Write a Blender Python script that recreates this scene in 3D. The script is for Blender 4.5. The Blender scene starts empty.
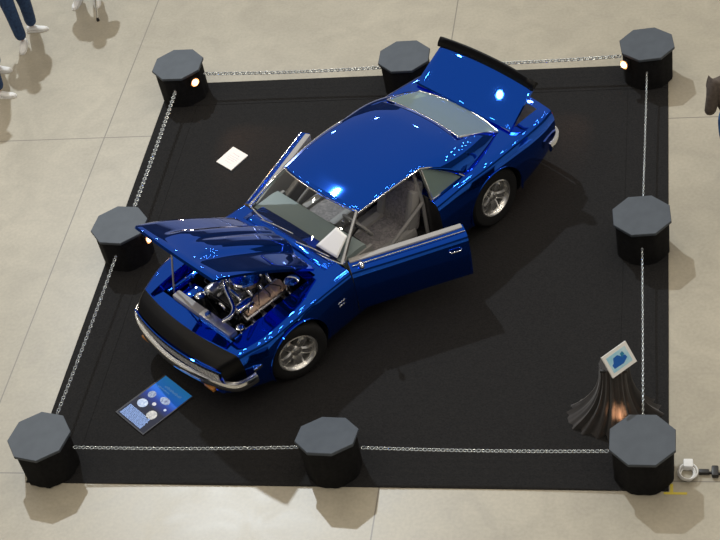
import bpy, bmesh, math, random
from mathutils import Vector, Matrix
random.seed(7)
C = bpy.context.scene.collection
S = bpy.context.scene
PI = math.pi
rad = math.radians

# ------------------------------------------------------------------ camera
CAM = (3.18568622, -11.6127465, 11.0274088)
PITCH, YAW, ROLL = 0.749119762, -0.285792126, -0.212895665
cp, sp, ct, st = math.cos(PITCH), math.sin(PITCH), math.cos(YAW), math.sin(YAW)
fwd = Vector((st*cp, ct*cp, -sp)); rt = Vector((ct, -st, 0)); up = rt.cross(fwd)
cr, sr = math.cos(ROLL), math.sin(ROLL)
R_, U_ = rt*cr + up*sr, up*cr - rt*sr
cam_d = bpy.data.cameras.new('camera'); cam = bpy.data.objects.new('camera', cam_d); C.objects.link(cam)
cam.matrix_world = Matrix(((R_.x, U_.x, -fwd.x, CAM[0]), (R_.y, U_.y, -fwd.y, CAM[1]), (R_.z, U_.z, -fwd.z, CAM[2]), (0, 0, 0, 1)))
cam_d.sensor_width = 36; cam_d.lens = 1565.40122/720*36; cam_d.clip_end = 300
S.camera = cam

# ------------------------------------------------------------------ world, hall lamps, exposure
W = bpy.data.worlds.new('hall'); S.world = W; W.use_nodes = True
wn = W.node_tree
bg = wn.nodes['Background']; bg.inputs[0].default_value = (0.88, 0.83, 0.76, 1); bg.inputs[1].default_value = 0.40
S.view_settings.view_transform = 'Standard'; S.view_settings.look = 'None'
S.view_settings.gamma = 1; S.view_settings.use_curve_mapping = False
S.view_settings.exposure = 0.0

def hall_lamp(x, y, z, power, size, col):
    d = bpy.data.lights.new('hall_lamp', 'AREA'); d.shape = 'DISK'; d.size = size; d.energy = power; d.color = col
    o = bpy.data.objects.new('hall_lamp', d); C.objects.link(o); o.location = (x, y, z)
for i in range(8):
    for j in range(10):
        x, y = -17 + 4.7*i + (1.8 if j % 2 else 0), -12 + 4.6*j
        if not (-13 < x < 6 and 7 < y < 26):
            hall_lamp(x, y, 15.0, 52, 0.5, (1.0, 0.88, 0.70))
# one strong cool flood lamp far back in the hall: its light draws the shadows on the concrete
kd = Vector((-0.40, 0.72, 1.0)).normalized()*38
d = bpy.data.lights.new('flood_lamp', 'AREA'); d.shape = 'DISK'; d.size = 0.65; d.energy = 7000; d.color = (0.86, 0.94, 1.0)
o = bpy.data.objects.new('flood_lamp', d); C.objects.link(o); o.location = kd; o.rotation_euler = (-kd).to_track_quat('-Z', 'Y').to_euler()

# ------------------------------------------------------------------ helpers
def mat(name, col, rough=0.5, metal=0.0, spec=0.5, coat=0.0, emit=None, estr=0, sheen=0.0, trans=0.0):
    m = bpy.data.materials.new(name); m.use_nodes = True
    b = m.node_tree.nodes['Principled BSDF']
    b.inputs['Base Color'].default_value = (*col, 1); b.inputs['Roughness'].default_value = rough
    b.inputs['Metallic'].default_value = metal; b.inputs['Specular IOR Level'].default_value = spec
    b.inputs['Coat Weight'].default_value = coat; b.inputs['Coat Roughness'].default_value = 0.03
    if sheen: b.inputs['Sheen Weight'].default_value = sheen
    if emit: b.inputs['Emission Color'].default_value = (*emit, 1); b.inputs['Emission Strength'].default_value = estr
    return m

def noise_mat(name, c1, c2, scale, rough=0.6, metal=0.0, spec=0.5, bump=0.0, detail=4, coat=0.0, dist=0.0, sheen=0):
    m = mat(name, c1, rough, metal, spec, coat, sheen=sheen); nt = m.node_tree; b = nt.nodes['Principled BSDF']
    tc = nt.nodes.new('ShaderNodeTexCoord'); n = nt.nodes.new('ShaderNodeTexNoise')
    n.inputs['Scale'].default_value = scale; n.inputs['Detail'].default_value = detail; n.inputs['Distortion'].default_value = dist
    nt.links.new(tc.outputs['Object'], n.inputs['Vector'])
    r = nt.nodes.new('ShaderNodeValToRGB'); r.color_ramp.elements[0].color = (*c1, 1); r.color_ramp.elements[1].color = (*c2, 1)
    r.color_ramp.elements[0].position = 0.3; r.color_ramp.elements[1].position = 0.7
    nt.links.new(n.outputs['Fac'], r.inputs[0]); nt.links.new(r.outputs[0], b.inputs['Base Color'])
    if bump:
        bp = nt.nodes.new('ShaderNodeBump'); bp.inputs['Strength'].default_value = bump; bp.inputs['Distance'].default_value = 0.01
        nt.links.new(n.outputs['Fac'], bp.inputs['Height']); nt.links.new(bp.outputs[0], b.inputs['Normal'])
    return m

def glass_mat(name, tint, amount=0.75, refl_col=None, mfac=0):
    m = bpy.data.materials.new(name); m.use_nodes = True; nt = m.node_tree
    nt.nodes.remove(nt.nodes['Principled BSDF']); out = nt.nodes['Material Output']
    t = nt.nodes.new('ShaderNodeBsdfTransparent'); t.inputs[0].default_value = (*tint, 1)
    g = nt.nodes.new('ShaderNodeBsdfGlossy'); g.inputs['Roughness'].default_value = 0.02
    f = nt.nodes.new('ShaderNodeFresnel'); f.inputs[0].default_value = amount
    mx = nt.nodes.new('ShaderNodeMixShader')
    nt.links.new(f.outputs[0], mx.inputs[0]); nt.links.new(t.outputs[0], mx.inputs[1]); nt.links.new(g.outputs[0], mx.inputs[2])
    res = mx.outputs[0]
    if refl_col:   # diffuse layer, paints the bright ceiling reflection into the pane
        df = nt.nodes.new('ShaderNodeBsdfDiffuse'); df.inputs[0].default_value = (*refl_col, 1)
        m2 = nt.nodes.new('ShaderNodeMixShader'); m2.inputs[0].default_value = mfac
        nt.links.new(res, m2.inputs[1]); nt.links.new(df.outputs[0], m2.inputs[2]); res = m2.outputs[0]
    nt.links.new(res, out.inputs[0]); return m

class MB:
    """collects faces; build() links them as ONE mesh object"""
    def __init__(s): s.v = []; s.f = []; s.m = []
    def add(s, vs, fs, mi=0, M=None):
        o = len(s.v)
        s.v += [tuple(M @ Vector(p)) if M else tuple(p) for p in vs]
        s.f += [tuple(i + o for i in f) for f in fs]; s.m += [mi]*len(fs); return s
    def box(s, x0, x1, y0, y1, z0, z1, mi=0, M=None, bev=0.0):
        b = bmesh.new(); bmesh.ops.create_cube(b, size=1)
        for v in b.verts: v.co = Vector(((x0+x1)/2 + v.co.x*(x1-x0), (y0+y1)/2 + v.co.y*(y1-y0), (z0+z1)/2 + v.co.z*(z1-z0)))
        if bev: bmesh.ops.bevel(b, geom=b.edges[:], offset=bev, segments=2, affect='EDGES', profile=0.6)
        s.bm(b, mi, M); return s
    def bm(s, b, mi=0, M=None):
        b.verts.index_update(); s.add([v.co.copy() for v in b.verts], [[v.index for v in f.verts] for f in b.faces], mi, M); b.free()
    def sphere(s, c, r, mi=0, seg=16, M=None, sc=(1, 1, 1)):
        b = bmesh.new(); bmesh.ops.create_uvsphere(b, u_segments=seg, v_segments=max(6, seg*2//3), radius=1)
        for v in b.verts: v.co = Vector((c[0]+v.co.x*r*sc[0], c[1]+v.co.y*r*sc[1], c[2]+v.co.z*r*sc[2]))
        s.bm(b, mi, M); return s
    def loft(s, rings, mi=0, closed=True, cap0=True, cap1=True, M=None):
        n = len(rings[0]); vs = [p for r in rings for p in r]; fs = []
        for i in range(len(rings)-1):
            for j in range(n if closed else n-1):
                k = (j+1) % n; fs.append((i*n+j, i*n+k, (i+1)*n+k, (i+1)*n+j))
        if cap0: fs.append(tuple(range(n-1, -1, -1)))
        if cap1: fs.append(tuple((len(rings)-1)*n + j for j in range(n)))
        s.add(vs, fs, mi, M); return s
    def lathe(s, prof, n=24, mi=0, M=None, cap=True, rot=0.0):
        s.loft([[(r*math.cos(2*PI*j/n+rot), r*math.sin(2*PI*j/n+rot), z) for j in range(n)] for r, z in prof], mi, True, cap, cap, M); return s
    def tube(s, pts, r, n=8, mi=0, M=None, closed=False, cap=True):
        P = [Vector(p) for p in pts]; N = len(P); rings = []; prev = None
        rr = r if isinstance(r, (list, tuple)) else [r]*N
        for i, p in enumerate(P):
            if closed: t = P[(i+1) % N] - P[i-1]
            else: t = P[min(i+1, N-1)] - P[max(i-1, 0)]
            t.normalize()
            a = prev if prev else (Vector((0, 0, 1)) if abs(t.z) < 0.9 else Vector((1, 0, 0)))
            x = (a - t*a.dot(t)); x.normalize(); y = t.cross(x); prev = x
            rings.append([tuple(p + (x*math.cos(2*PI*j/n) + y*math.sin(2*PI*j/n))*rr[i]) for j in range(n)])
        if closed: rings.append(rings[0])
        s.loft(rings, mi, True, cap and not closed, cap and not closed, M); return s
    def cyl(s, a, b, r, n=16, mi=0, M=None): return s.tube([a, b], r, n, mi, M)
    def grid(s, fn, nu, nv, mi=0, M=None):
        vs = [fn(i/nu, j/nv) for i in range(nu+1) for j in range(nv+1)]
        fs = [(i*(nv+1)+j, (i+1)*(nv+1)+j, (i+1)*(nv+1)+j+1, i*(nv+1)+j+1) for i in range(nu) for j in range(nv)]
        s.add(vs, fs, mi, M); return s
    def build(s, name, mats, parent=None, smooth=35, loc=None, rot=None, solid=0.0, off=-1.0, merge=0.0):
        me = bpy.data.meshes.new(name); me.from_pydata(s.v, [], s.f)
        if not isinstance(mats, (list, tuple)): mats = [mats]
        for m in mats: me.materials.append(m)
        me.polygons.foreach_set('material_index', s.m)
        b = bmesh.new(); b.from_mesh(me)
        if merge: bmesh.ops.remove_doubles(b, verts=b.verts[:], dist=merge)
        bmesh.ops.recalc_face_normals(b, faces=b.faces[:]); b.to_mesh(me); b.free()
        o = bpy.data.objects.new(name, me); C.objects.link(o)
        if parent: o.parent = parent
        if loc: o.location = loc
        if rot: o.rotation_euler = rot
        if solid:
            md = o.modifiers.new('solid', 'SOLIDIFY'); md.thickness = solid; md.offset = off
        if smooth: shade(o, smooth)
        return o

def shade(o, ang=35):
    me = o.data
    me.polygons.foreach_set('use_smooth', [True]*len(me.polygons))
    me.set_sharp_from_angle(angle=rad(ang)); me.update()

def applied(o):
    dg = bpy.context.evaluated_depsgraph_get(); dg.update()
    me = bpy.data.meshes.new_from_object(o.evaluated_get(dg)); o.modifiers.clear(); o.data = me; return o

def boolean(o, cutter, op='DIFFERENCE'):
    md = o.modifiers.new('b', 'BOOLEAN'); md.object = cutter; md.operation = op; md.solver = 'EXACT'
    try: md.material_mode = 'TRANSFER'
    except Exception: pass
    applied(o); bpy.data.objects.remove(cutter); return o

def tag(o, label=None, cat=None, group=None, kind=None):
    if label: o['label'] = label
    if cat: o['category'] = cat
    if group: o['group'] = group
    if kind: o['kind'] = kind
    return o

def thing(name, label, cat, loc=(0, 0, 0), rz=0.0, group=None):
    o = bpy.data.objects.new(name, None); C.objects.link(o); o.location = loc; o.rotation_euler = (0, 0, rz); o.empty_display_size = 0.1
    return tag(o, label, cat, group)

def lerp(a, b, t): return a + (b-a)*t
def interp(tab, x):
    """smooth (monotone cubic-ish) interpolation of a sorted table"""
    if x <= tab[0][0]: return tab[0][1]
    if x >= tab[-1][0]: return tab[-1][1]
    for i in range(len(tab)-1):
        if tab[i][0] <= x <= tab[i+1][0]:
            x0, y0 = tab[i]; x1, y1 = tab[i+1]; h = x1-x0; t = (x-x0)/h
            m0 = (y1-tab[i-1][1])/(x1-tab[i-1][0]) if i > 0 else (y1-y0)/h
            m1 = (tab[i+2][1]-y0)/(tab[i+2][0]-x0) if i+2 < len(tab) else (y1-y0)/h
            return (2*t**3-3*t*t+1)*y0 + (t**3-2*t*t+t)*h*m0 + (-2*t**3+3*t*t)*y1 + (t**3-t*t)*h*m1
def spline(pts, n):
    """Catmull-Rom through points, n samples"""
    P = [Vector(p) for p in pts]; out = []; m = len(P)-1
    for k in range(n):
        s_ = k/(n-1)*m; i = min(int(s_), m-1); t = s_-i
        a, b, c, d = P[max(i-1, 0)], P[i], P[i+1], P[min(i+2, m)]
        out.append(0.5*((2*b) + (c-a)*t + (2*a-5*b+4*c-d)*t*t + (3*b-a-3*c+d)*t**3))
    return out
def sstep(a, b, x):
    t = max(0, min(1, (x-a)/(b-a))); return t*t*(3-2*t)

# ------------------------------------------------------------------ materials
def floor_material():
    m = mat('sealed concrete', (0.45, 0.42, 0.36), 0.3, 0, 0.5); nt = m.node_tree; b = nt.nodes['Principled BSDF']; L = nt.links
    tc = nt.nodes.new('ShaderNodeTexCoord')
    def noise(scale, detail, dist=0.0):
        n = nt.nodes.new('ShaderNodeTexNoise'); n.inputs['Scale'].default_value = scale; n.inputs['Detail'].default_value = detail
        n.inputs['Distortion'].default_value = dist; L.new(tc.outputs['Object'], n.inputs['Vector']); return n
    n1 = noise(0.35, 5, 0.6); n2 = noise(2.2, 8, 1.2); n3 = noise(30, 4)
    def ramp(n, a, c, p0=0.35, p1=0.65):
        r = nt.nodes.new('ShaderNodeValToRGB'); r.color_ramp.elements[0].color = (*a, 1); r.color_ramp.elements[1].color = (*c, 1)
        r.color_ramp.elements[0].position = p0; r.color_ramp.elements[1].position = p1; L.new(n.outputs['Fac'], r.inputs[0]); return r
    r1 = ramp(n1, (0.385, 0.352, 0.28), (0.445, 0.408, 0.33)); r2 = ramp(n2, (0.91, 0.91, 0.91), (1.03, 1.03, 1.02)); r3 = ramp(n3, (0.94, 0.94, 0.94), (1.04, 1.04, 1.04))
    def mul(a, c):
        x = nt.nodes.new('ShaderNodeMix'); x.data_type = 'RGBA'; x.blend_type = 'MULTIPLY'; x.inputs[0].default_value = 1
        L.new(a, x.inputs[6]); L.new(c, x.inputs[7]); return x.outputs[2]
    c = mul(mul(r1.outputs[0], r2.outputs[0]), r3.outputs[0])
    # saw-cut joints every 4 m by 5 m
    sx = nt.nodes.new('ShaderNodeSeparateXYZ'); L.new(tc.outputs['Object'], sx.inputs[0])
    def line(out, off, per, w):
        a = nt.nodes.new('ShaderNodeMath'); a.operation = 'ADD'; a.inputs[1].default_value = -off + per*20; L.new(out, a.inputs[0])
        p = nt.nodes.new('ShaderNodeMath'); p.operation = 'PINGPONG'; p.inputs[1].default_value = per/2; L.new(a.outputs[0], p.inputs[0])
        g = nt.nodes.new('ShaderNodeMath'); g.operation = 'LESS_THAN'; g.inputs[1].default_value = w; L.new(p.outputs[0], g.inputs[0]); return g.outputs[0]
    la = line(sx.outputs[0], 0.415, 3.99, 0.007); lb = line(sx.outputs[1], 2.08, 5.02, 0.007)
    mx = nt.nodes.new('ShaderNodeMath'); mx.operation = 'MAXIMUM'; L.new(la, mx.inputs[0]); L.new(lb, mx.inputs[1])
    j = nt.nodes.new('ShaderNodeMix'); j.data_type = 'RGBA'; L.new(mx.outputs[0], j.inputs[0]); L.new(c, j.inputs[6]); j.inputs[7].default_value = (0.22, 0.20, 0.17, 1)
    L.new(j.outputs[2], b.inputs['Base Color'])
    rr = nt.nodes.new('ShaderNodeMapRange'); rr.inputs[3].default_value = 0.30; rr.inputs[4].default_value = 0.42; L.new(n2.outputs['Fac'], rr.inputs[0]); L.new(rr.outputs[0], b.inputs['Roughness'])
    return m

M_floor = floor_material()
M_carpet = noise_mat('black carpet', (0.012, 0.012, 0.013), (0.021, 0.0205, 0.021), 60, 0.95, 0, 0.2, 0.6)
M_lid = noise_mat('grey black laminate', (0.056, 0.068, 0.086), (0.068, 0.082, 0.102), 9, 0.55, 0, 0.4)
M_skirt = noise_mat('black cloth', (0.006, 0.006, 0.007), (0.012, 0.012, 0.013), 25, 0.9, 0, 0.2)
M_chain = mat('silvery chain', (0.62, 0.67, 0.70), 0.25, 0.75)
M_white = mat('white', (0.85, 0.85, 0.84), 0.6)
M_dark = mat('black plastic', (0.015, 0.015, 0.016), 0.45)
M_bulb = mat('warm bulb', (1, .8, .6), 0.4, emit=(1.0, 0.66, 0.36), estr=7)
M_glow = mat('warm halo ring', (.6, .3, .15), 0.3, emit=(1.0, 0.42, 0.16), estr=0.9)  # emission imitates the orange halo round the bulb
M_blue = mat('blue metallic paint', (0.001, 0.115, 0.80), 0.028, 0.97, 0.5, 0.35)
M_stripe = mat('black paint', (0.003, 0.003, 0.004), 0.3, 0.0, 0.2)
M_chrome = mat('chrome', (0.88, 0.88, 0.88), 0.13, 1.0)
M_wheel = mat('polished alloy', (0.93, 0.92, 0.90), 0.24, 0.92)
M_steel = mat('satin steel', (0.50, 0.50, 0.50), 0.3, 1.0)
M_alu = noise_mat('cast aluminium', (0.42, 0.42, 0.43), (0.68, 0.68, 0.68), 14, 0.3, 0.9)
M_copper = mat('champagne cover', (0.48, 0.34, 0.25), 0.35, 0.6)
M_tire = mat('tyre rubber', (0.006, 0.006, 0.007), 0.8)
M_black = mat('satin black', (0.008, 0.008, 0.009), 0.5)
M_glass_clear = glass_mat('clear glass', (0.94, 0.97, 0.96), 1.4)
M_glass = glass_mat('tinted glass', (0.80, 0.90, 0.87), 1.3, (0.38, 0.50, 0.48), 0.42)  # grey-teal diffuse share is a painted ceiling reflection over the tint
M_seat = noise_mat('grey seat tweed', (0.20, 0.19, 0.20), (0.42, 0.39, 0.39), 22, 0.85, dist=1.5)
M_trim = mat('grey trim', (0.27, 0.265, 0.265), 0.7)
M_lighttrim = mat('pale grey trim', (0.36, 0.35, 0.345), 0.6)
M_shelf = mat('pale shelf', (0.50, 0.55, 0.53), 0.6)
M_dash = mat('grey green dash', (0.28, 0.34, 0.345), 0.5)
M_cabin = noise_mat('grey cabin carpet', (0.045, 0.045, 0.048), (0.09, 0.088, 0.088), 30, 0.9)
M_trunk = noise_mat('trunk liner', (0.40, 0.38, 0.34), (0.55, 0.52, 0.47), 14, 0.8)
M_red = mat('tail lamp red', (0.35, 0.01, 0.01), 0.15)
M_amber = mat('amber lamp', (0.6, 0.25, 0.06), 0.2)
M_jeans = noise_mat('dark denim', (0.012, 0.035, 0.10), (0.03, 0.075, 0.18), 30, 0.85)
M_jeans2 = noise_mat('light denim', (0.10, 0.22, 0.46), (0.18, 0.32, 0.60), 30, 0.85)
M_jeans3 = noise_mat('mid denim', (0.04, 0.14, 0.38), (0.07, 0.20, 0.48), 30, 0.85)
M_skin = mat('skin', (0.55, 0.34, 0.25), 0.5)
M_hair = noise_mat('brown hair', (0.03, 0.018, 0.012), (0.07, 0.045, 0.03), 40, 0.6)

# ------------------------------------------------------------------ floor and carpet
f = MB().box(-30, 30, -24, 44, -0.10, 0.0).build('floor', M_floor, smooth=0); tag(f, kind='structure')
M_wall = noise_mat('dark hall wall', (0.10, 0.095, 0.09), (0.14, 0.13, 0.12), 0.6, 0.8)
for nm, b_ in (('wall_back', (-30, 30, 44, 44.3)), ('wall_front', (-30, 30, -24.3, -24)), ('wall_left', (-30.3, -30, -24, 44)), ('wall_right', (30, 30.3, -24, 44))):
    tag(MB().box(*b_, 0, 12.5).build(nm, M_wall, smooth=0), kind='structure')
def carpet():
    mb = MB(); x0, x1, y0, y1 = -2.985, 2.975, -3.055, 3.06; t = 0.010; w = 0.44; g = 0.006
    # field and four border strips, with thin seams between
    def slab(a, b, c, d):
        mb.box(a, b, c, d, 0.0005, t, bev=0.003)
    mb.box(x0+.02, x1-.02, y0+.02, y1-.02, 0.0005, 0.006)
    slab(x0+w+g, x1-w-g, y0+w+g, y1-w-g)
    slab(x0, x1, y0, y0+w); slab(x0, x1, y1-w, y1); slab(x0, x0+w, y0+w+g, y1-w-g); slab(x1-w, x1, y0+w+g, y1-w-g)
    o = mb.build('carpet', M_carpet, smooth=0)
    tag(o, 'black square carpet with seamed border lying under the blue car', 'carpet')
carpet()

# ------------------------------------------------------------------ pillars, chains, small spot lamps
PH = 0.451
pillars = [
 ('BL', -2.778, -2.855, 0.305, 11.2, 'black octagonal pedestal at the lower left carpet corner', 0),
 ('BM', -0.03, -2.825, 0.295, 19.1, 'black octagonal pedestal halfway along the near chain, lid tipped back', 14),
 ('BR', 2.761, -2.845, 0.305, 22.2, 'black octagonal pedestal beside the draped picture stand', 0),
 ('ML', -2.742, 0.05, 0.310, 16.7, 'black octagonal pedestal with lit lamp by the raised car hood', 0),
 ('MR', 2.723, 0.02, 0.305, -18.2, 'black octagonal pedestal without lamp midway along the right carpet edge', 0),
 ('TL', -2.737, 2.862, 0.315, 21.4, 'black octagonal pedestal with lit lamp at the upper left carpet corner', 0),
 ('TM', 0.0, 2.83, 0.315, -21.7, 'black octagonal pedestal right behind the open trunk lid', 0),
 ('TR', 2.750, 2.857, 0.315, -15.0, 'black octagonal pedestal with lit lamp at the upper right carpet corner', 0)]
PP = {}
CT = 0.0105
for key, x, y, r, rot, label, tilt in pillars:
    PP[key] = (x, y)
    t = thing('octagonal_pedestal', label, 'pedestal', (x, y, CT), 0, 'octagonal pedestals round the carpet')
    rr = rad(rot)
    prof = [(r*0.995, 0), (r*1.0, 0.006), (r*1.0, 0.024), (r*0.985, 0.030)]
    lid = MB().lathe(prof, 8, rot=rr).build('lid', M_lid, t, smooth=20, loc=(0, 0, PH-0.030-CT), rot=(rad(-tilt), 0, 0))
    n = 64
    rings = []
    for k, (z, fr) in enumerate([(0.0, 0.90), (0.12, 0.905), (0.25, 0.915), (PH-0.0345-CT, 0.92)]):
        ring = []
        for j in range(n):
            a = 2*PI*j/n; oct_ = math.cos(PI/8)/math.cos(((a-rr) % (PI/4)) - PI/8)
            fold = 1 + 0.010*math.sin(17*a + x*9)*(1 - z/0.5)
            q = r*fr*lerp(oct_, 0.985, 0.35)*fold; ring.append((q*math.cos(a), q*math.sin(a), z - (q*math.sin(a)*math.tan(rad(tilt)) if k == 3 else 0)))
        rings.append(ring)
    MB().loft(rings).build('skirt', M_skirt, t, smooth=40)

def chain(a, b, z, label, link=0.052, wr=0.0055, sag=0.02, hw=.0135):
    A = Vector((*PP[a], z)); B = Vector((*PP[b], z)); d = (B-A); L = d.length; d.normalize()
    A = A + d*0.292; B = B - d*0.292; L = (B-A).length
    pitch = link - 2*wr*1.1; n = int(L/pitch); mb = MB(); side = Vector((-d.y, d.x, 0)); upv = Vector((0, 0, 1))
    for i in range(n):
        t = (i+0.5)/n; p = A.lerp(B, t); p.z -= sag*4*t*(1-t)
        w = side if i % 2 == 0 else upv; w = (w*0.9 + (upv if i % 2 == 0 else side)*0.15).normalized()
        pts = []
        for k in range(10):
            th = 2*PI*k/10; pts.append(p + d*(link/2-wr)*math.cos(th) + w*hw*math.sin(th))
        mb.tube(pts, wr, 5, 0, closed=True)
    tag(mb.build('barrier_chain', M_chain, smooth=60), label, 'chain', 'chains strung between the pillars')
chain('BL', 'BM', 0.285, 'silvery chain along the near edge, left of the middle pillar')
chain('BM', 'BR', 0.285, 'silvery chain along the near edge, from middle pillar to picture stand')
chain('BL', 'ML', 0.275, 'silvery chain on the left edge beside the blue info board')
chain('ML', 'TL', 0.275, 'silvery chain on the left edge behind the raised hood', wr=.0075, hw=.018)
chain('TL', 'TM', 0.295, 'thin chain along the far edge, left of the trunk lid', wr=.0075, hw=.017)
chain('TM', 'TR', 0.295, 'thin chain along the far edge, right of the trunk lid', wr=.0075, hw=.017)
chain('TR', 'MR', 0.275, 'thin chain on the right edge, the far half', wr=.004, hw=.009, link=.04)
chain('MR', 'BR', 0.275, 'thin chain on the right edge running into the draped stand', wr=.004, hw=.009, link=.04)

def spot(key, dx, dy, z, label, power):
    x, y = PP[key]; d = Vector((dx, dy, 0)).normalized(); p = Vector((x, y, 0)) + d*0.340; p.z = z
    t = thing('spot_lamp', label, 'lamp', p, math.atan2(dy, dx), 'small warm lamps on the pillars')
    MB().cyl((-0.05, 0, -0.005), (-0.03, 0, 0.0), 0.012, 10).box(-0.050, -0.040, -0.025, 0.025, -0.035, 0.03).build('bracket', M_dark, t)
    MB().lathe([(0.018, -0.035), (0.032, -0.02), (0.038, 0.012), (0.034, 0.012), (0.030, 0.0)], 18, M=Matrix.Rotation(rad(90), 4, 'Y')).build('housing', M_dark, t)
    MB().sphere((0.014, 0, 0.0), 0.036, 0, 16).build('bulb', M_bulb, t)
    MB().lathe([(.034, -.004), (.046, .010), (.054, .020), (.050, .021), (.036, .004)], 20, M=Matrix.Rotation(rad(90), 4, 'Y'), cap=False).build('halo_ring', M_glow, t)  # added glowing ring, stands in for the bulb's halo
    l = bpy.data.lights.new('spot_light', 'SPOT'); l.energy = power; l.color = (1.0, 0.50, 0.25); l.spot_size = rad(75); l.spot_blend = 0.6; l.shadow_soft_size = 0.03
    lo = bpy.data.objects.new('spot_light', l); C.objects.link(lo); lo.location = p + d*0.06
    return lo
def aim(o, tgt): o.rotation_euler = (Vector(tgt) - o.location).to_track_quat('-Z', 'Y').to_euler()
aim(spot('TL', 1, -1, 0.36, 'warm lit lamp on the upper left corner pillar', 25), (0, 0, .6))
aim(spot('TR', -1, -1, 0.36, 'warm lit lamp on the upper right corner pillar', 25), (0, 0, .6))
aim(spot('ML', .95, -0.32, 0.345, 'warm lit lamp on the pillar by the raised hood', 25), (0, -.5, .6))
aim(spot('BR', -0.55, 1, 0.24, 'warm lamp behind the near right corner pillar, lighting the drape', 7), (2.50, -2.2, .25))

# ================================================================== THE CAR  (x forward, y left, z up)
car = thing('car', 'shiny blue two-door muscle car with hood, trunk lid and doors open', 'car', (-0.282, -0.101, CT), rad(-128.8))
WT = [(-2.36, .78), (-2.2, .825), (-1.9, .865), (-1.372, .895), (-.95, .875), (-.4, .855), (.4, .855), (.9, .865), (1.372, .885), (1.75, .865), (2.02, .79), (2.16, .735), (2.24, .68)]
ZS = [(-2.36, .775), (-2.2, .800), (-1.8, .825), (-1.3, .835), (-.95, .82), (-.55, .785), (.0, .775), (.7, .785), (1.1, .785), (1.5, .765), (1.87, .735), (2.06, .705), (2.16, .670), (2.24, .615)]
ZB = [(-2.36, .36), (-2.1, .27), (-1.7, .19), (-1.0, .165), (1.0, .165), (1.7, .18), (2.1, .23), (2.24, .27)]
CR = [(-2.36, .02), (-1.6, .03), (.6, .030), (1.6, .035), (2.06, .025), (2.24, .01)]
def bow(x, y):
    return x - 0.115*sstep(1.45, 2.2, x)*min(1.3, (y/0.8)**2) + (0.05*(y/0.8)**2 - .075)*sstep(1.8, 2.36, -x)
def deck(x, y):
    w = interp(WT, x); return interp(ZS, x) + 0.004 + interp(CR, x)*max(0, 1-(y/(0.84*w))**2)
def section(x):
    w, zs, zb, cr_ = interp(WT, x), interp(ZS, x), interp(ZB, x), interp(CR, x)
    h = zs-zb
    pts = [(0, 0, zb), (.5*w, 0, zb), (.85*w, 0, zb), (.945*w, 0, zb+.02), (.975*w, 0, zb+.22*h), (.992*w, 0, zb+.42*h), (1.0*w, 0, zb+.60*h), (.992*w, 0, zb+.76*h),
           (.965*w, 0, zs-.045), (.935*w, 0, zs-.012), (.90*w, 0, zs), (.84*w, 0, zs+.004)]
    half = [(p.x, p.z) for p in spline(pts, 34)]
    for t in (0.8, 0.6, 0.4, 0.2, 0.0):
        y = .84*w*t; half.append((y, deck(x, y)))
    full = [(x, y, z) for y, z in half] + [(x, -y, z) for y, z in half[-2:0:-1]]
    return [(bow(px, py), py, pz) for px, py, pz in full]
xs = sorted(set([round(-2.36 + i*0.06, 3) for i in range(77)] + [2.24, 2.06, 2.16, 2.21]))
xs = [x for x in xs if x <= 2.24]
def hull(name='body'):
    mb = MB(); rings = [section(x) for x in xs]; n = len(rings[0]); vs = [p for r in rings for p in r]; fs = []; ms = []
    for i in range(len(rings)-1):
        for j in range(n):
            k = (j+1) % n; fs.append((i*n+j, i*n+k, (i+1)*n+k, (i+1)*n+j)); ms.append(1 if xs[i] >= 2.06 - 1e-6 and min(vs[i*n+j][2], vs[i*n+k][2]) > 0.42 else 0)
    fs.append(tuple(range(n-1, -1, -1))); ms.append(0); fs.append(tuple((len(rings)-1)*n+j for j in range(n))); ms.append(0)
    mb.v, mb.f, mb.m = vs, fs, ms
    return mb.build(name, [M_blue, M_stripe], None, smooth=0)
def cutbox(x0, x1, y0, y1, z0, z1, m): return MB().box(x0, x1, y0, y1, z0, z1).build('cutter', m, None, smooth=0)
def cutprism(poly, z0, z1, m):
    mb = MB(); mb.loft([[(x, y, z) for x, y in poly] for z in (z0, z1)]); return mb.build('cutter', m, None, smooth=0)
DX0, DX1 = -0.60, 0.595
body = hull()
doors = {}
for sgn in (1, -1):
    d = hull('door'); y0, y1 = (0.675, 1.1) if sgn > 0 else (-1.1, -0.675)
    boolean(d, cutbox(DX0+.006, DX1-.006, y0, y1, 0.262, 1.2, M_trim), 'INTERSECT'); doors[sgn] = d
    boolean(body, MB().cyl((1.372, sgn*0.60, .33), (1.372, sgn*1.1, .33), 0.362, 40).build('cutter', M_black, smooth=0))
    boolean(body, MB().cyl((-1.372, sgn*0.58, .33), (-1.372, sgn*1.1, .33), 0.372, 40).build('cutter', M_black, smooth=0))
    boolean(body, cutbox(DX0, DX1, min(sgn*0.60, sgn*1.1), max(sgn*0.60, sgn*1.1), 0.255, 1.2, M_black))
boolean(body, cutprism([(.84, -.60), (.84, .60), (1.99, .60), (2.05, .25), (2.06, 0), (2.05, -.25), (1.99, -.60)], 0.690, 1.2, M_blue))   # shallow tray the hood closes on
boolean(body, cutbox(.88, 1.875, -.555, .555, 0.27, 1.0, M_black))           # engine bay
boolean(body, cutbox(-.62, .50, -.70, .70, 0.235, 1.2, M_cabin))             # cabin
boolean(body, cutbox(-1.20, -.60, -.56, .56, 0.28, 1.2, M_cabin))            # rear seat well
boolean(body, cutprism([(-2.30, -.62), (-2.30, .62), (-1.83, .665), (-1.83, -.665)], 0.44, 1.2, M_trunk))
body.parent = car; shade(body, 28)

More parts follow.
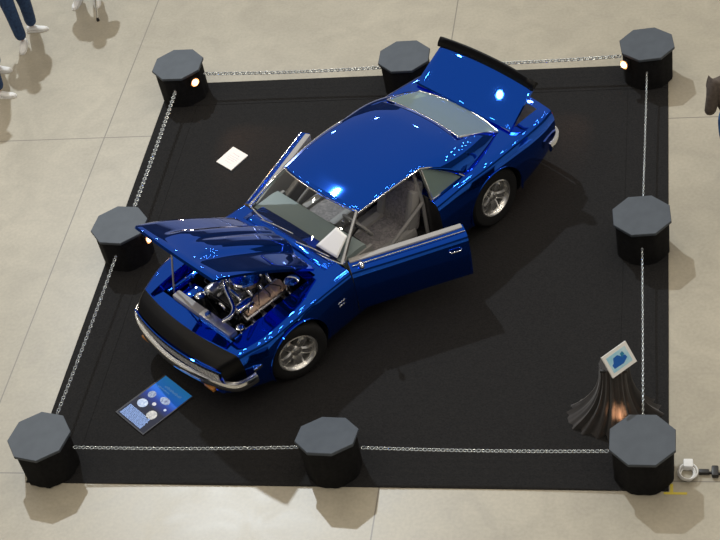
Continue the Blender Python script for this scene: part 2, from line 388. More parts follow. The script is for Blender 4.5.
# ---- doors
def open_door(sgn, ang):
    d = doors[sgn]; piv = Vector((DX1-.01, sgn*0.85, 0))
    for v in d.data.vertices: v.co -= piv
    d.location = piv; d.rotation_euler = (0, 0, rad(-sgn*ang)); d.parent = car; shade(d, 28)
    L = DX1-DX0-.012; yi = sgn*(0.675-.85)
    def bx(mb, x0, x1, a, b, z0, z1, bev=0.01):   # a,b = distance from the inner skin, inwards negative
        ya, yb = yi+sgn*a, yi+sgn*b; return mb.box(x0, x1, min(ya, yb), max(ya, yb), z0, z1, bev=bev)
    bx(MB(), -L+.02, -.01, -.022, .004, .30, .765).build('inner_panel', M_trim, d)
    bx(MB(), -L+.015, -.01, -.02, .045, .762, .800, .012).build('door_top_rail', M_lighttrim, d)
    bx(MB(), -L+.28, -.32, -.075, -.018, .50, .545, .015).build('armrest', M_lighttrim, d)
    bx(MB(), -.28, -.20, -.045, -.02, .58, .60, .004).build('inner_handle', M_chrome, d)
    h = MB(); z = 0.655; yo = sgn*0.006
    h.tube([(-L+.09, yo-sgn*.004, z), (-L+.10, yo+sgn*.022, z), (-L+.20, yo+sgn*.022, z), (-L+.21, yo-sgn*.004, z)], .008, 8); h.build('door_handle', M_chrome, d)
    # slim chrome belt trim on the outer edge
    MB().tube([(-L+.01, yi+sgn*.10, .795), (-.02, yi+sgn*.10, .795)], .006, 6).build('belt_trim', M_chrome, d)
    return d
dl = open_door(1, 27); dr = open_door(-1, 19.5)
mm = MB(); mm.tube([(-.10, -.05, .785), (-.10, .0, .83)], .009, 8).sphere((-.10, .012, .855), .05, 0, 16, sc=(.55, 1.0, .62))
mm.build('mirror', M_chrome, dl)

# ---- hood (hinged at the cowl, nose up)
def panel_mesh(top, x0, x1, hw, nx, ny, thick, piv):
    mb = MB()
    def P(u, v, lo):
        x = lerp(x0, x1, u); w = hw(x); y = lerp(-w, w, v)
        edge = min(1, min(u, 1-u)/0.02)*min(1, min(v, 1-v)/0.03); z = top(x, y) - (1-edge)*0.010
        q = (bow(x, y), y, z if not lo else z-thick); return (q[0]-piv[0], q[1]-piv[1], q[2]-piv[2])
    mb.grid(lambda u, v: P(u, v, 0), nx, ny); mb.grid(lambda u, v: P(u, v, 1), nx, ny)
    rim = [(i/nx, 0) for i in range(nx)] + [(1, j/ny) for j in range(ny)] + [(1-i/nx, 1) for i in range(nx)] + [(0, 1-j/ny) for j in range(ny)]
    mb.loft([[P(u, v, 0) for u, v in rim], [P(u, v, 1) for u, v in rim]], cap0=False, cap1=False)
    return mb
hp = (0.74, 0, 0.800); HOOD_UP = 36.5
def hoodtop(x, y):
    z = deck(x, y)
    s1 = 1-sstep(.20, .31, abs(y)); z += (0.062 - 0.02*(x-.74)/1.3)*s1*sstep(2.04, 1.72, x)
    s2 = 1-sstep(.05, .10, abs(abs(y)-.10)); z += 0.012*s2*s1*sstep(1.9, 1.6, x)
    return z
hood = panel_mesh(hoodtop, .745, 2.075, lambda x: .598, 44, 48, .028, hp).build('hood', M_blue, car, smooth=40, loc=(hp[0]+.08, 0, hp[2]+.085), rot=(0, rad(-HOOD_UP), 0), merge=.0004)
MB().tube([(.78, -.50, .745), (.80, -.50, .80), (.92, -.50, .875)], .011, 8).build('hinge', M_dark, car)
MB().tube([(.78, .50, .745), (.80, .50, .80), (.92, .50, .875)], .011, 8).build('hinge', M_dark, car)
# ---- trunk lid (hinged by the rear glass) with lip spoiler
tp = (-1.81, 0, .828)
def tw(x): return lerp(.69, .655, (-1.815-x)/.55)
lid = panel_mesh(deck, -2.34, -1.815, tw, 24, 32, .03, tp).build('trunk_lid', M_blue, car, smooth=40, loc=(tp[0], 0, tp[2]+.03), rot=(0, rad(38), 0), merge=.0004)
sp_r = []
for k in range(25):
    y = lerp(-.69, .69, k/24); x = bow(-2.25, y); z = deck(-2.2, min(.6, abs(y))) ; e = 0.55 if k in (0, 24) else 1
    sp_r.append([(x+.005-tp[0], y, z-.004-tp[2]), (x-.035-tp[0], y, z+.040*e-tp[2]), (x-.085-tp[0], y, z+.052*e-tp[2]), (x-.10-tp[0], y, z+.042*e-tp[2]), (x-.095-tp[0], y, z-.03-tp[2])])
MB().loft(sp_r).build('spoiler', M_stripe, lid, smooth=40)  # black here paints in the dark reflection on a blue spoiler
MB().box(-.535, -.50, -.10, .10, -.075, -.035).build('latch', M_dark, lid)

# ---- roof: top skin, sail panels
def roof_pt(u, v):
    x = lerp(.17, -1.25, u); s = v*2-1
    zc = interp([(-1.25, 1.080), (-1.0, 1.135), (-.5, 1.168), (-.1, 1.160), (.17, 1.128)], x)
    ze = interp([(-1.25, 1.055), (-1.0, 1.095), (-.62, 1.13), (-.2, 1.135), (.17, 1.105)], x)
    ye = interp([(-1.25, .535), (-1.0, .575), (-.62, .60), (-.2, .59), (.17, .555)], x)
    a = abs(s); z = ze + (zc-ze)*(1-a**3.2)
    xx = x + (.05*(1-s*s) if u == 0 else .05*(1-s*s)*(1-u)) - .05*(1-s*s)*u
    return (xx, s*ye, z)
rf = MB(); NU, NV = 30, 28
rf.grid(roof_pt, NU, NV)
i0 = 17  # station where the sail panel begins
for sg in (0, 1):
    topc = [Vector(roof_pt(i/NU, sg)) for i in range(i0, NU+1)]
    sgn = 1 if sg else -1
    x_s = topc[0].x
    fr0, fr1 = topc[0], Vector((-1.06, sgn*.775, .82)); re0, re1 = topc[-1], Vector((-1.74, sgn*.60, .845))
    nb = len(topc)-1
    def sail(a, b):
        T = topc[round(a*nb)]; B = fr1.lerp(re1, a); B = B + Vector((0, sgn*.035*math.sin(PI*a), .0))
        F = fr0.lerp(fr1, b) + Vector((.0, sgn*.02*math.sin(PI*b), .03*math.sin(PI*b)))
        Rr = re0.lerp(re1, b) + Vector((0, 0, .035*math.sin(PI*b)*1.0))
        tb = T.lerp(B, b); lr = F.lerp(Rr, a)
        c = (fr0.lerp(re0, a)).lerp(fr1.lerp(re1, a), b)
        p = tb + lr - c + Vector((0, sgn*.025, .02))*math.sin(PI*b)*math.sin(PI*a)
        if b == 1: p.z = p.z - .03
        return tuple(p)
    rf.grid(sail, nb, 12)
    # little skirt under the sail so it beds into the quarter panel
roof = rf.build('roof', M_blue, car, smooth=60, solid=.022, off=-1, merge=.002)

# ---- glass
def patch(c00, c01, c10, c11, bulge, nu=10, nv=16):
    c = [Vector(q) for q in (c00, c01, c10, c11)]; bv = Vector(bulge)
    def fn(u, v):
        p = c[0].lerp(c[1], v).lerp(c[2].lerp(c[3], v), u); return tuple(p + bv*(1-(2*v-1)**2)*(0.55+0.45*u) + Vector((0, 0, .012))*math.sin(PI*u))
    return fn
wsf = patch((.165, -.54, 1.10), (.165, .54, 1.10), (.575, -.70, .795), (.575, .70, .795), (.085, 0, 0.012))
ws = MB().grid(wsf, 12, 20).build('windshield', M_glass_clear, car, smooth=60)
tr = MB(); tr.tube([wsf(0, v/20) for v in range(21)], .013, 8); tr.tube([wsf(1, v/20) for v in range(21)], .011, 8)
tr.build('windshield_trim', M_chrome, ws)
rgf = patch((-1.265, -.525, 1.065), (-1.265, .525, 1.065), (-1.755, -.585, .842), (-1.755, .585, .842), (-.06, 0, .02))
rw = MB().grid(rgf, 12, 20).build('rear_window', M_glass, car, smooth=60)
tr = MB(); tr.tube([rgf(1, v/20) for v in range(21)], .010, 8); tr.tube([rgf(u/12, 0) for u in range(13)], .010, 8); tr.tube([rgf(u/12, 1) for u in range(13)], .010, 8); tr.tube([rgf(0, v/20) for v in range(21)], .008, 8)
tr.build('rear_window_trim', M_chrome, rw)
for sgn in (1, -1):
    MB().tube([wsf(u/10, 1 if sgn > 0 else 0) for u in range(11)], [.020]*9+[.024, .026], 10).build('windshield_pillar', M_chrome, car)
    edge = [Vector(roof_pt(i/NU, 1 if sgn > 0 else 0)) + Vector((0, sgn*.006, -.008)) for i in range(0, i0+1)]
    curve = edge + [Vector((-.80, sgn*.655, 1.06)), Vector((-.94, sgn*.715, .95)), Vector((-1.05, sgn*.77, .828))]
    MB().tube(curve, .011, 8).build('drip_rail', M_chrome, car)
    # quarter window
    A, B, D, E = Vector((-.64, sgn*.60, 1.115)), Vector((-.62, sgn*.735, .79)), Vector((-.78, sgn*.645, 1.055)), Vector((-1.04, sgn*.765, .80))
    q = MB(); q.add([A, B, E, Vector((-.93, sgn*.705, .94)), D], [(0, 1, 2, 3, 4)])
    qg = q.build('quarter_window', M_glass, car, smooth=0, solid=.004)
    MB().tube([A, B], .017, 8).tube([B, E], .011, 8).build('quarter_window_trim', M_chrome, qg)

# ---- wheels
def wheel(x, sgn, steer, wr, ww):
    w = bpy.data.objects.new('wheel', None); C.objects.link(w); w.parent = car; w.location = (x, sgn*(.855-ww/2), wr); w.rotation_euler = (0, 0, rad(steer)); w.empty_display_size = .1
    MY = Matrix.Rotation(rad(-90*sgn), 4, 'X')     # local z -> outward
    h = ww/2; rim = .208
    tp_ = [(rim, -h*.9), (rim+.03, -h), (wr-.03, -h*.98), (wr-.006, -h*.80), (wr, -h*.4), (wr, h*.4), (wr-.006, h*.80), (wr-.03, h*.98), (rim+.03, h), (rim, h*.9), (rim-.004, h*.5), (rim-.004, -h*.5), (rim, -h*.9)]
    MB().lathe(tp_, 48, M=MY, cap=False).build('tyre', M_tire, w, smooth=40)
    rp = [(rim+.004, h*.93), (rim-.006, h*.97), (rim-.020, h*.88), (rim-.034, h*.40), (rim-.038, -h*.8), (rim-.002, -h*.86)]
    MB().lathe(rp, 48, M=MY, cap=False).build('rim', M_wheel, w, smooth=50)
    MB().lathe([(.0, h*-.1), (rim-.038, h*-.1), (rim-.038, h*-.2), (0, h*-.2)], 32, M=MY, cap=False).build('brake_disc', M_alu, w)
    for k in range(5):
        a = 2*PI*k/5 + .3; sb = MB(); c, s_ = math.cos(a), math.sin(a)
        ring = []
        for rr_, half, zt, th in ((.035, .034, h*.56, .05), (.09, .042, h*.74, .05), (.15, .050, h*.78, .05), (rim-.028, .064, h*.62, .05)):
            ring.append([(rr_*c - y*s_, rr_*s_ + y*c, z) for y, z in ((-half, zt-th), (half, zt-th), (half, zt-.012), (half*.55, zt), (-half*.55, zt), (-half, zt-.012))])
        sb.loft(ring, M=MY); sb.build('spoke', M_wheel, w, smooth=30)
    MB().lathe([(.062, h*.30), (.060, h*.60), (.045, h*.72), (.02, h*.76), (.0005, h*.77)], 24, M=MY).build('hub_cap', M_wheel, w)
wheel(1.372, 1, -14, .325, .22); wheel(1.372, -1, -14, .325, .22); wheel(-1.372, 1, 0, .335, .25); wheel(-1.372, -1, 0, .335, .25)

# ---- bumpers, grille, lamps, marks
def bumper(xc, pts, prof, name):
    mb = MB(); rings = []
    P = spline(pts, 41)
    for i, p in enumerate(P):
        t = (P[min(i+1, 40)] - P[max(i-1, 0)]).normalized(); n = Vector((t.y, -t.x, 0))*xc
        rings.append([tuple(p + n*a + Vector((0, 0, b))) for a, b in prof])
    mb.loft(rings); return mb.build(name, M_chrome, car, smooth=40)
bp_ = [(1.90, .842, .43), (1.98, .832, .425), (2.09, .785, .42), (2.17, .65, .42), (2.235, .40, .415), (2.275, 0, .41), (2.235, -.40, .415), (2.17, -.65, .42), (2.09, -.785, .42), (1.98, -.832, .425), (1.90, -.842, .43)]
fb = bumper(-1, bp_, [(-.005, -.055), (.022, -.052), (.038, -.02), (.040, .02), (.026, .05), (-.005, .055)], 'front_bumper')
for sgn in (1, -1):
    MB().box(2.205, 2.245, sgn*.50-.07, sgn*.50+.07, .315, .355, bev=.008).build('parking_lamp', M_amber, fb)
rp_ = [(-2.20, .850, .46), (-2.30, .835, .46), (-2.41, .76, .46), (-2.455, .58, .46), (-2.48, 0, .46), (-2.455, -.58, .46), (-2.41, -.76, .46), (-2.30, -.835, .46), (-2.20, -.850, .46)]
bumper(1, rp_, [(-.005, -.055), (.022, -.052), (.038, -.02), (.040, .02), (.026, .05), (-.005, .055)], 'rear_bumper')
g = MB()
def front(x, y, dz): return (bow(x, y)+.004, y, dz)
gr = [[front(2.24, lerp(-.63, .63, k/20), .455), front(2.25, lerp(-.63, .63, k/20), .46), front(2.25, lerp(-.63, .63, k/20), .575), front(2.24, lerp(-.63, .63, k/20), .58)] for k in range(21)]
g.loft(gr); gril = g.build('grille', M_black, car, smooth=30)
bars = MB()
for z in (.485, .505, .525, .545): bars.tube([front(2.252, lerp(-.65, .65, k/16), z) for k in range(17)], .0035, 5)
for k in range(27): y = lerp(-.62, .62, k/26); bars.tube([front(2.252, y, .465), front(2.252, y, .57)], .003, 5)
bars.build('grille_bars', M_steel, gril)
fr_ = MB(); fr_.tube([front(2.243, lerp(-.68, .68, k/20), .588) for k in range(21)], .009, 6); fr_.tube([front(2.243, lerp(-.68, .68, k/20), .462) for k in range(21)], .007, 6); fr_.build('grille_trim', M_blue, gril)
for sgn in (1, -1):
    xx, yy = 1.87, sgn*(interp(WT, 1.87)*.985)
    MB().box(1.80, 1.90, yy-.012, yy+.012, .485, .520, bev=.005).build('side_marker', M_chrome, car)
    yy = sgn*(interp(WT, .79)*.992)
    e = MB()
    for k, (a, b, z) in enumerate(((.735, .83, .555), (.745, .82, .515))):
        e.tube([(lerp(a, b, i/6), yy + sgn*.004, z + (.010 if i % 2 else -.006)) for i in range(7)], .009, 6)
    e.build('fender_emblem', M_chrome, car)
    for y in (.40, .62): MB().box(-2.445, -2.405, sgn*y-.085, sgn*y+.085, .60, .70, bev=.012).build('tail_lamp', M_red, car)
    # wheel arch lip mouldings
    MB().tube([(1.372+.368*math.cos(rad(a)), sgn*(interp(WT, 1.372+.368*math.cos(rad(a)))*.99), .33+.368*math.sin(rad(a))) for a in range(-15, 196, 7)], .008, 6).build('arch_lip', M_blue, car)
    MB().tube([(-1.372+.378*math.cos(rad(a)), sgn*(interp(WT, -1.372+.378*math.cos(rad(a)))*.99), .33+.378*math.sin(rad(a))) for a in range(-15, 196, 7)], .008, 6).build('arch_lip', M_blue, car)
# cowl vent panel and wipers
MB().grid(lambda u, v: (lerp(.60, .74, u) , lerp(-.62, .62, v), deck(.67, lerp(-.62, .62, v)) + .004), 2, 16).build('cowl_vent', M_blue, car, solid=.006)
for y in (-.42, .12): MB().tube([(.66, y, .83), (.63, y+.20, .838), (.61, y+.44, .846)], .006, 6).build('wiper', M_steel, car)

# ---- interior
def bucket(y):
    s = bpy.data.objects.new('seat', None); C.objects.link(s); s.parent = car; s.location = (-.22, y, .24); s.empty_display_size = .1
    MB().box(-.26, .26, -.25, .25, .06, .20, bev=.05).box(-.2, .2, -.2, .2, 0, .08).build('seat_cushion', M_seat, s, smooth=50)
    for q in (-1, 1): MB().box(-.24, .25, q*.215-.05, q*.215+.05, .12, .235, bev=.035).build('bolster', M_lighttrim, s, smooth=50)
    Mb = Matrix.Translation((-.23, 0, .17)) @ Matrix.Rotation(rad(-17), 4, 'Y')
    MB().box(-.07, .06, -.235, .235, 0, .56, M=Mb, bev=.045).build('seat_back', M_seat, s, smooth=50)
    for q in (-1, 1): MB().box(-.02, .10, q*.205-.045, q*.205+.045, .04, .48, M=Mb, bev=.035).build('bolster', M_lighttrim, s, smooth=50)
    MB().box(-.05, .05, -.13, .13, .58, .70, M=Mb, bev=.035).cyl((-.0, -.06, .5), (0, -.06, .62), .008, 8, M=Mb).cyl((-.0, .06, .5), (0, .06, .62), .008, 8, M=Mb).build('headrest', M_seat, s, smooth=50)
bucket(.36); bucket(-.36)
MB().box(-1.16, -.72, -.53, .53, .29, .42, bev=.05).box(-1.19, -1.08, -.53, .53, .38, .80, bev=.04).build('rear_seat', M_seat, car, smooth=50)
MB().box(-1.74, -1.19, -.55, .55, .835, .850, bev=.005).build('parcel_shelf', M_shelf, car)
ds = []
for k in range(17):
    y = lerp(-.66, .66, k/16); ds.append([(.56, y, .795), (.30, y, .800), (.235, y, .785), (.22, y, .72), (.26, y, .58), (.34, y, .56), (.50, y, .60)])
dash = MB().loft(ds).build('dashboard', M_dash, car, smooth=40)
MB().box(.205, .235, .16, .56, .66, .765, bev=.012).build('gauge_panel', M_black, dash)
for k in range(4): MB().lathe([(.032, 0), (.032, .008), (.026, .008)], 18, M=Matrix.Translation((.206, .22+.09*k, .715)) @ Matrix.Rotation(rad(-90), 4, 'Y')).build('gauge', M_chrome, dash)
sw = bpy.data.objects.new('steering_wheel', None); C.objects.link(sw); sw.parent = car; sw.location = (.06, .36, .745); sw.rotation_euler = (0, rad(-62), 0)
MB().tube([(.175*math.cos(2*PI*k/32), .175*math.sin(2*PI*k/32), 0) for k in range(32)], .014, 8, closed=True).build('rim', M_lighttrim, sw)
for k in range(3): a = 2*PI*k/3 + PI; MB().tube([(.03*math.cos(a), .03*math.sin(a), -.02), (.17*math.cos(a), .17*math.sin(a), 0)], .010, 6).build('spoke', M_steel, sw)
MB().cyl((0, 0, -.22), (0, 0, -.01), .025, 12).sphere((0, 0, -.005), .035, 0, 14).build('column', M_dark, sw)
MB().box(-.60, .30, -.085, .085, .236, .36, bev=.03).build('console', M_trim, car)
MB().tube([(.02, 0, .36), (-.02, 0, .52)], .008, 8).sphere((-.021, 0, .53), .022).build('shifter', M_chrome, car)
cage = MB()
cage.tube([(-.57, .645, .25), (-.58, .63, .75), (-.60, .53, 1.06), (-.60, .40, 1.115), (-.60, -.40, 1.115), (-.60, -.53, 1.06), (-.58, -.63, .75), (-.57, -.645, .25)], .021, 10)
for sgn in (1, -1): cage.tube([(-.575, sgn*.638, .74), (-.05, sgn*.655, .52), (.42, sgn*.66, .30)], .020, 10); cage.tube([(-.59, sgn*.50, 1.07), (-1.10, sgn*.48, .83)], .020, 10)
cage.build('roll_cage', M_trim, car, smooth=50)
for sgn in (1, -1): MB().box(.16, .44, sgn*.66-.02, sgn*.66+.02, .30, .74, bev=.01).build('kick_panel', M_trim, car)

# ---- engine bay
eng = bpy.data.objects.new('engine', None); C.objects.link(eng); eng.parent = car; eng.location = (1.28, 0, .30); eng.empty_display_size = .1
def E(mb, name, m, sm=35, par=None): return mb.build(name, m, par or eng, smooth=sm)
E(MB().box(-.30, .28, -.20, .20, .02, .20, bev=.02).box(-.28, .26, -.14, .14, .18, .30, bev=.02), 'engine_block', M_black)
for sgn in (1, -1):
    Mv = Matrix.Translation((0, sgn*.235, .285)) @ Matrix.Rotation(rad(-sgn*38), 4, 'X')
    E(MB().box(-.27, .25, -.085, .085, -.09, .0, M=Mv, bev=.012), 'cylinder_head', M_alu)
    vc = E(MB().box(-.26, .24, -.062, .062, .0, .075, M=Mv, bev=.02), 'valve_cover', M_copper if sgn > 0 else M_chrome)
    E(MB().lathe([(.022, .075), (.026, .085), (.026, .10), (.012, .104)], 14, M=Mv @ Matrix.Translation((.17, 0, 0))), 'oil_cap', M_chrome, par=vc)
    ribs = MB()
    for k in range(6): ribs.box(-.22+.08*k, -.195+.08*k, -.064, .064, .03, .079, M=Mv, bev=.004)
    E(ribs, 'cover_ribs', M_copper if sgn > 0 else M_chrome, par=vc)
    for k in range(4):
        x = -.20 + .135*k; hd = MB(); hd.tube(spline([(x, sgn*.30, .22), (x+.01, sgn*.38, .23), (x-.02, sgn*.43, .15), (x-.05, sgn*.42, .02)], 10), .022, 8); E(hd, 'header_pipe', M_steel, 60)
    for k in range(4):
        x = -.20 + .135*k; w_ = MB(); w_.tube(spline([(x, sgn*.29, .30), (x+.02, sgn*.34, .40), (-.10+.04*k, sgn*.22, .44), (-.24, sgn*.05, .40)], 12), .006, 5); E(w_, 'plug_wire', M_dark, 60)
E(MB().box(-.24, .20, -.10, .10, .28, .375, bev=.025), 'intake_manifold', M_alu)
for k in range(4):
    for sgn in (1, -1):
        E(MB().tube(spline([(-.20+.125*k, sgn*.02, .41), (-.20+.125*k, sgn*.09, .40), (-.20+.125*k, sgn*.155, .33)], 8), .026, 10), 'intake_runner', M_chrome, 60)
ac = E(MB().lathe([(.02, .395), (.12, .395), (.165, .405), (.165, .45), (.15, .462), (.03, .466), (.0005, .466)], 36, M=Matrix.Translation((-.03, 0, 0))), 'air_cleaner', M_chrome)
E(MB().lathe([(.012, .466), (.014, .485), (.0005, .49)], 10, M=Matrix.Translation((-.03, 0, 0))), 'wing_nut', M_chrome, par=ac)
E(MB().lathe([(.04, .25), (.045, .40), (.055, .41), (.05, .46), (.02, .47), (.0005, .47)], 18, M=Matrix.Translation((-.27, .03, 0))), 'distributor', M_dark)
MX = Matrix.Rotation(rad(90), 4, 'Y')
for nm, y, z, r_, x in (('crank_pulley', 0, .10, .085, .30), ('water_pump_pulley', 0, .26, .08, .31), ('alternator_pulley', -.22, .33, .045, .31), ('compressor_pulley', .22, .34, .06, .31)):
    E(MB().lathe([(.0005, 0), (r_*.5, .0), (r_, .0), (r_*.9, .012), (r_, .024), (r_*.5, .026), (.0005, .03)], 24, M=Matrix.Translation((x, y, z)) @ MX), nm, M_chrome)
E(MB().lathe([(.0005, -.14), (.065, -.14), (.07, -.12), (.07, -.02), (.055, 0), (.0005, 0)], 20, M=Matrix.Translation((.31, -.22, .33)) @ MX), 'alternator', M_alu)
E(MB().lathe([(.0005, -.20), (.06, -.20), (.065, -.18), (.065, -.02), (.05, 0), (.0005, 0)], 20, M=Matrix.Translation((.31, .22, .34)) @ MX), 'compressor', M_chrome)
belt = MB()
bl_pts = []
for (y, z, r_, a0, a1) in ((0, .10, .086, 200, 340), (.22, .34, .061, -30, 110), (-.22, .33, .046, 80, 210)):
    for k in range(9): a = rad(lerp(a0, a1, k/8)); bl_pts.append((.322, y+r_*math.cos(a), z+r_*math.sin(a)))
belt.tube(bl_pts, .006, 5, closed=True); E(belt, 'drive_belt', M_dark, 60)
rad_ = MB().box(1.79, 1.86, -.42, .50, .32, .68, bev=.01).build('radiator', M_black, car)
MB().box(1.775, 1.870, -.40, .02, .665, .735, bev=.02).build('radiator_cover', M_lighttrim, rad_)
MB().box(1.775, 1.875, .02, .50, .67, .742, bev=.02).build('radiator_tank', M_alu, rad_)
MB().lathe([(.03, 0), (.034, .012), (.03, .024), (.0005, .026)], 16, M=Matrix.Translation((1.822, .12, .742))).build('radiator_cap', M_chrome, rad_)
MB().lathe([(.13, 0), (.15, .0), (.15, .03), (.13, .03), (.13, 0)], 28, M=Matrix.Translation((1.735, .05, .50)) @ MX, cap=False).build('fan_shroud', M_dark, rad_)
hz = MB(); hz.tube(spline([(1.40, -.09, .70), (1.46, -.06, .785), (1.52, .05, .78), (1.57, .17, .765), (1.62, .27, .755), (1.70, .32, .75), (1.79, .30, .735)], 30), .024, 10); hz.build('radiator_hose', M_chrome, car, smooth=60)
MB().sphere((1.40, -.10, .72), .045, 0, 14, sc=(1, 1, .8)).build('thermostat_housing', M_chrome, car)
hs = MB(); hs.tube(spline([(1.60, .26, .45), (1.72, .38, .55), (1.62, .46, .62), (1.35, .49, .62), (1.1, .50, .63)], 24), .016, 8); hs.build('heater_hose', M_steel, car, smooth=60)
bat = MB().box(1.55, 1.78, -.53, -.34, .40, .60, bev=.012).build('battery', M_blue, car)
for y in (-.49, -.39): MB().cyl((1.60, y, .60), (1.60, y, .625), .012, 10).build('terminal', M_alu, bat)
MB().lathe([(.07, 0), (.08, .02), (.08, .15), (.05, .17), (.0005, .17)], 18, M=Matrix.Translation((.98, .38, .56))).build('brake_booster', M_chrome, car)
MB().box(.93, 1.10, -.45, -.25, .55, .70, bev=.02).build('heater_box', M_blue, car)
MB().lathe([(.05, 0), (.055, .01), (.055, .16), (.02, .18), (.0005, .18)], 16, M=Matrix.Translation((1.66, -.24, .50))).build('overflow_can', M_chrome, car)
MB().lathe([(.04, 0), (.045, .01), (.045, .11), (.018, .125), (.0005, .125)], 16, M=Matrix.Translation((1.70, .44, .57))).build('overflow_can', M_chrome, car)
MB().tube([(1.82, -.44, .70), (1.62, -.50, 1.36)], .010, 8).build('hood_prop', M_steel, car)
for y in (-.505, .505):
    MB().box(.95, 1.84, min(y, y*1.09), max(y, y*1.09), .62, .685, bev=.01).build('inner_fender_rail', M_blue, car)
    b = MB()
    for k in range(6): b.sphere((1.05+.14*k, y*1.03, .69), .012, 0, 8)
    b.build('bay_bolts', M_chrome, car)

# ================================================================== things on the carpet and car
def sheet(name, corners, m, label, cat, th=.004, group=None):
    c = [Vector(p) for p in corners]; mb = MB(); n = (c[1]-c[0]).cross(c[2]-c[0]).normalized()
    if n.z < 0: n = -n
    mb.loft([[tuple(p) for p in c], [tuple(p + n*th) for p in c]])
    o = mb.build(name, m, None, smooth=0); return tag(o, label, cat, group)
# white card on the dashboard, behind the windshield
def carw(x, y, z):
    a = rad(-128.8); return Vector((-.282 + x*math.cos(a) - y*math.sin(a), -.101 + x*math.sin(a) + y*math.cos(a), CT+z))
def on_screen(u, v):   # a point just above the outside of the windshield, in car coordinates
    p = Vector(wsf(u, v)); du = Vector(wsf(u+.01, v)) - p; dv = Vector(wsf(u, v+.01)) - p
    n_ = du.cross(dv).normalized(); n_ = n_ if n_.z > 0 else -n_
    return p + n_*.016
PC = [(.42, .865), (.50, .985), (.93, .955), (.87, .755)]
def paper(u, v):
    q = [lerp(lerp(PC[0][i], PC[1][i], v), lerp(PC[3][i], PC[2][i], v), u) for i in (0, 1)]; return tuple(carw(*on_screen(*q)))
tag(MB().grid(paper, 8, 8).build('paper_sheet', M_white, smooth=60, solid=.002), "white paper sheet lying on the car's windshield on the driver's side", 'paper')
# small white placard on the carpet
pc = thing('placard', 'small white placard lying on the black carpet behind the passenger door', 'placard', (-1.90, 1.60, CT))
ax, ay = Vector((.80, -.62, 0)).normalized(), Vector((.50, .86, 0)).normalized()
def quad(cx, cy, z, hx, hy, th, m, name, par, axx=ax, ayy=ay):
    c = Vector((cx, cy, z)); P = [c - axx*hx - ayy*hy, c + axx*hx - ayy*hy, c + axx*hx + ayy*hy, c - axx*hx + ayy*hy]
    return MB().loft([[tuple(p) for p in P], [tuple(p + Vector((0, 0, th))) for p in P]]).build(name, m, par, smooth=0)
quad(0, 0, .0005, .132, .148, .012, M_white, 'card', pc)
pr = MB()
M_ink = mat('pale print', (.72, .72, .76), .7)
for k, (w_, v) in enumerate(((.06, .07), (.085, .03), (.08, 0), (.07, -.03), (.05, -.07))):
    c = ay*v; P = [c - ax*w_ - ay*.006, c + ax*w_ - ay*.006, c + ax*w_ + ay*.006, c - ax*w_ + ay*.006]
    pr.add([tuple(p + Vector((0, 0, .0132))) for p in P], [(0, 1, 2, 3)])
pr.build('printed_lines', M_ink, pc, smooth=0, solid=.0006)

# blue information board lying flat in front of the car
T_, R__, B_, L_ = Vector((-1.931, -1.690, 0)), Vector((-1.577, -1.978, 0)), Vector((-1.945, -2.499, 0)), Vector((-2.308, -2.205, 0))
bc = (T_+R__+B_+L_)/4; bx_ = ((R__-T_) + (B_-L_)).normalized(); by_ = ((T_-L_) + (R__-B_)).normalized(); by_ = (by_ - bx_*by_.dot(bx_)).normalized()
bW, bH = .228, .312
bd = thing('info_board', 'blue information board lying on the carpet in front of the car', 'sign', (bc.x, bc.y, CT))
quad(0, 0, .0005, bW, bH, .014, mat('board edge', (.03, .03, .04), .6), 'backing', bd, bx_, by_)
def board_print():
    m = mat('printed blue', (.02, .12, .7), .6, 0, .25); nt = m.node_tree; b = nt.nodes['Principled BSDF']; L = nt.links
    tc = nt.nodes.new('ShaderNodeTexCoord'); dp = nt.nodes.new('ShaderNodeVectorMath'); dp.operation = 'DOT_PRODUCT'
    L.new(tc.outputs['Object'], dp.inputs[0]); dp.inputs[1].default_value = by_
    mr = nt.nodes.new('ShaderNodeMapRange'); mr.inputs[1].default_value = -bH; mr.inputs[2].default_value = bH; L.new(dp.outputs['Value'], mr.inputs[0])
    r = nt.nodes.new('ShaderNodeValToRGB'); e = r.color_ramp.elements
    e[0].position = 0; e[0].color = (.010, .012, .03, 1); e[1].position = .42; e[1].color = (.010, .012, .04, 1)
    for p, c in ((.58, (.008, .04, .34, 1)), (.70, (.008, .16, .90, 1)), (1.0, (.03, .36, 1.0, 1))):
        n = e.new(p); n.color = c
    L.new(mr.outputs[0], r.inputs[0]); L.new(r.outputs[0], b.inputs['Base Color']); return m
def bquad(mb, u0, u1, v0, v1, z, mi=0):
    P = [bx_*u0 + by_*v0, bx_*u1 + by_*v0, bx_*u1 + by_*v1, bx_*u0 + by_*v1]; mb.add([(p.x, p.y, z) for p in P], [(0, 1, 2, 3)], mi)
q = MB(); bquad(q, -bW+.018, bW-.012, -bH+.012, bH-.004, .0150); q.build('print', board_print(), bd, smooth=0, solid=.0006)
M_txt = mat('pale blue print', (.22, .38, .85), .5); M_tl = mat('light blue title', (.10, .36, .95), .5)
q = MB()   # text block: justified rows of words
random.seed(3)
for k in range(11):
    v = -.285 + .0125*k; u = -.19
    while u < .13:
        w_ = random.uniform(.018, .05); bquad(q, u, min(u+w_, .145), v, v+.0095, .0160); u += w_+.004
q.build('text_block', M_txt, bd, smooth=0, solid=.0004)
q = MB(); u = -.10
for k in range(12): bquad(q, u, u+.018, .205+.004*(k % 2), .222+.006*(k % 3), .0160); u += .021
u = -.16
for k in range(9): bquad(q, u, u+.016, .170, .182+.004*(k % 2), .0160); u += .020
q.build('title_text', M_tl, bd, smooth=0, solid=.0004)
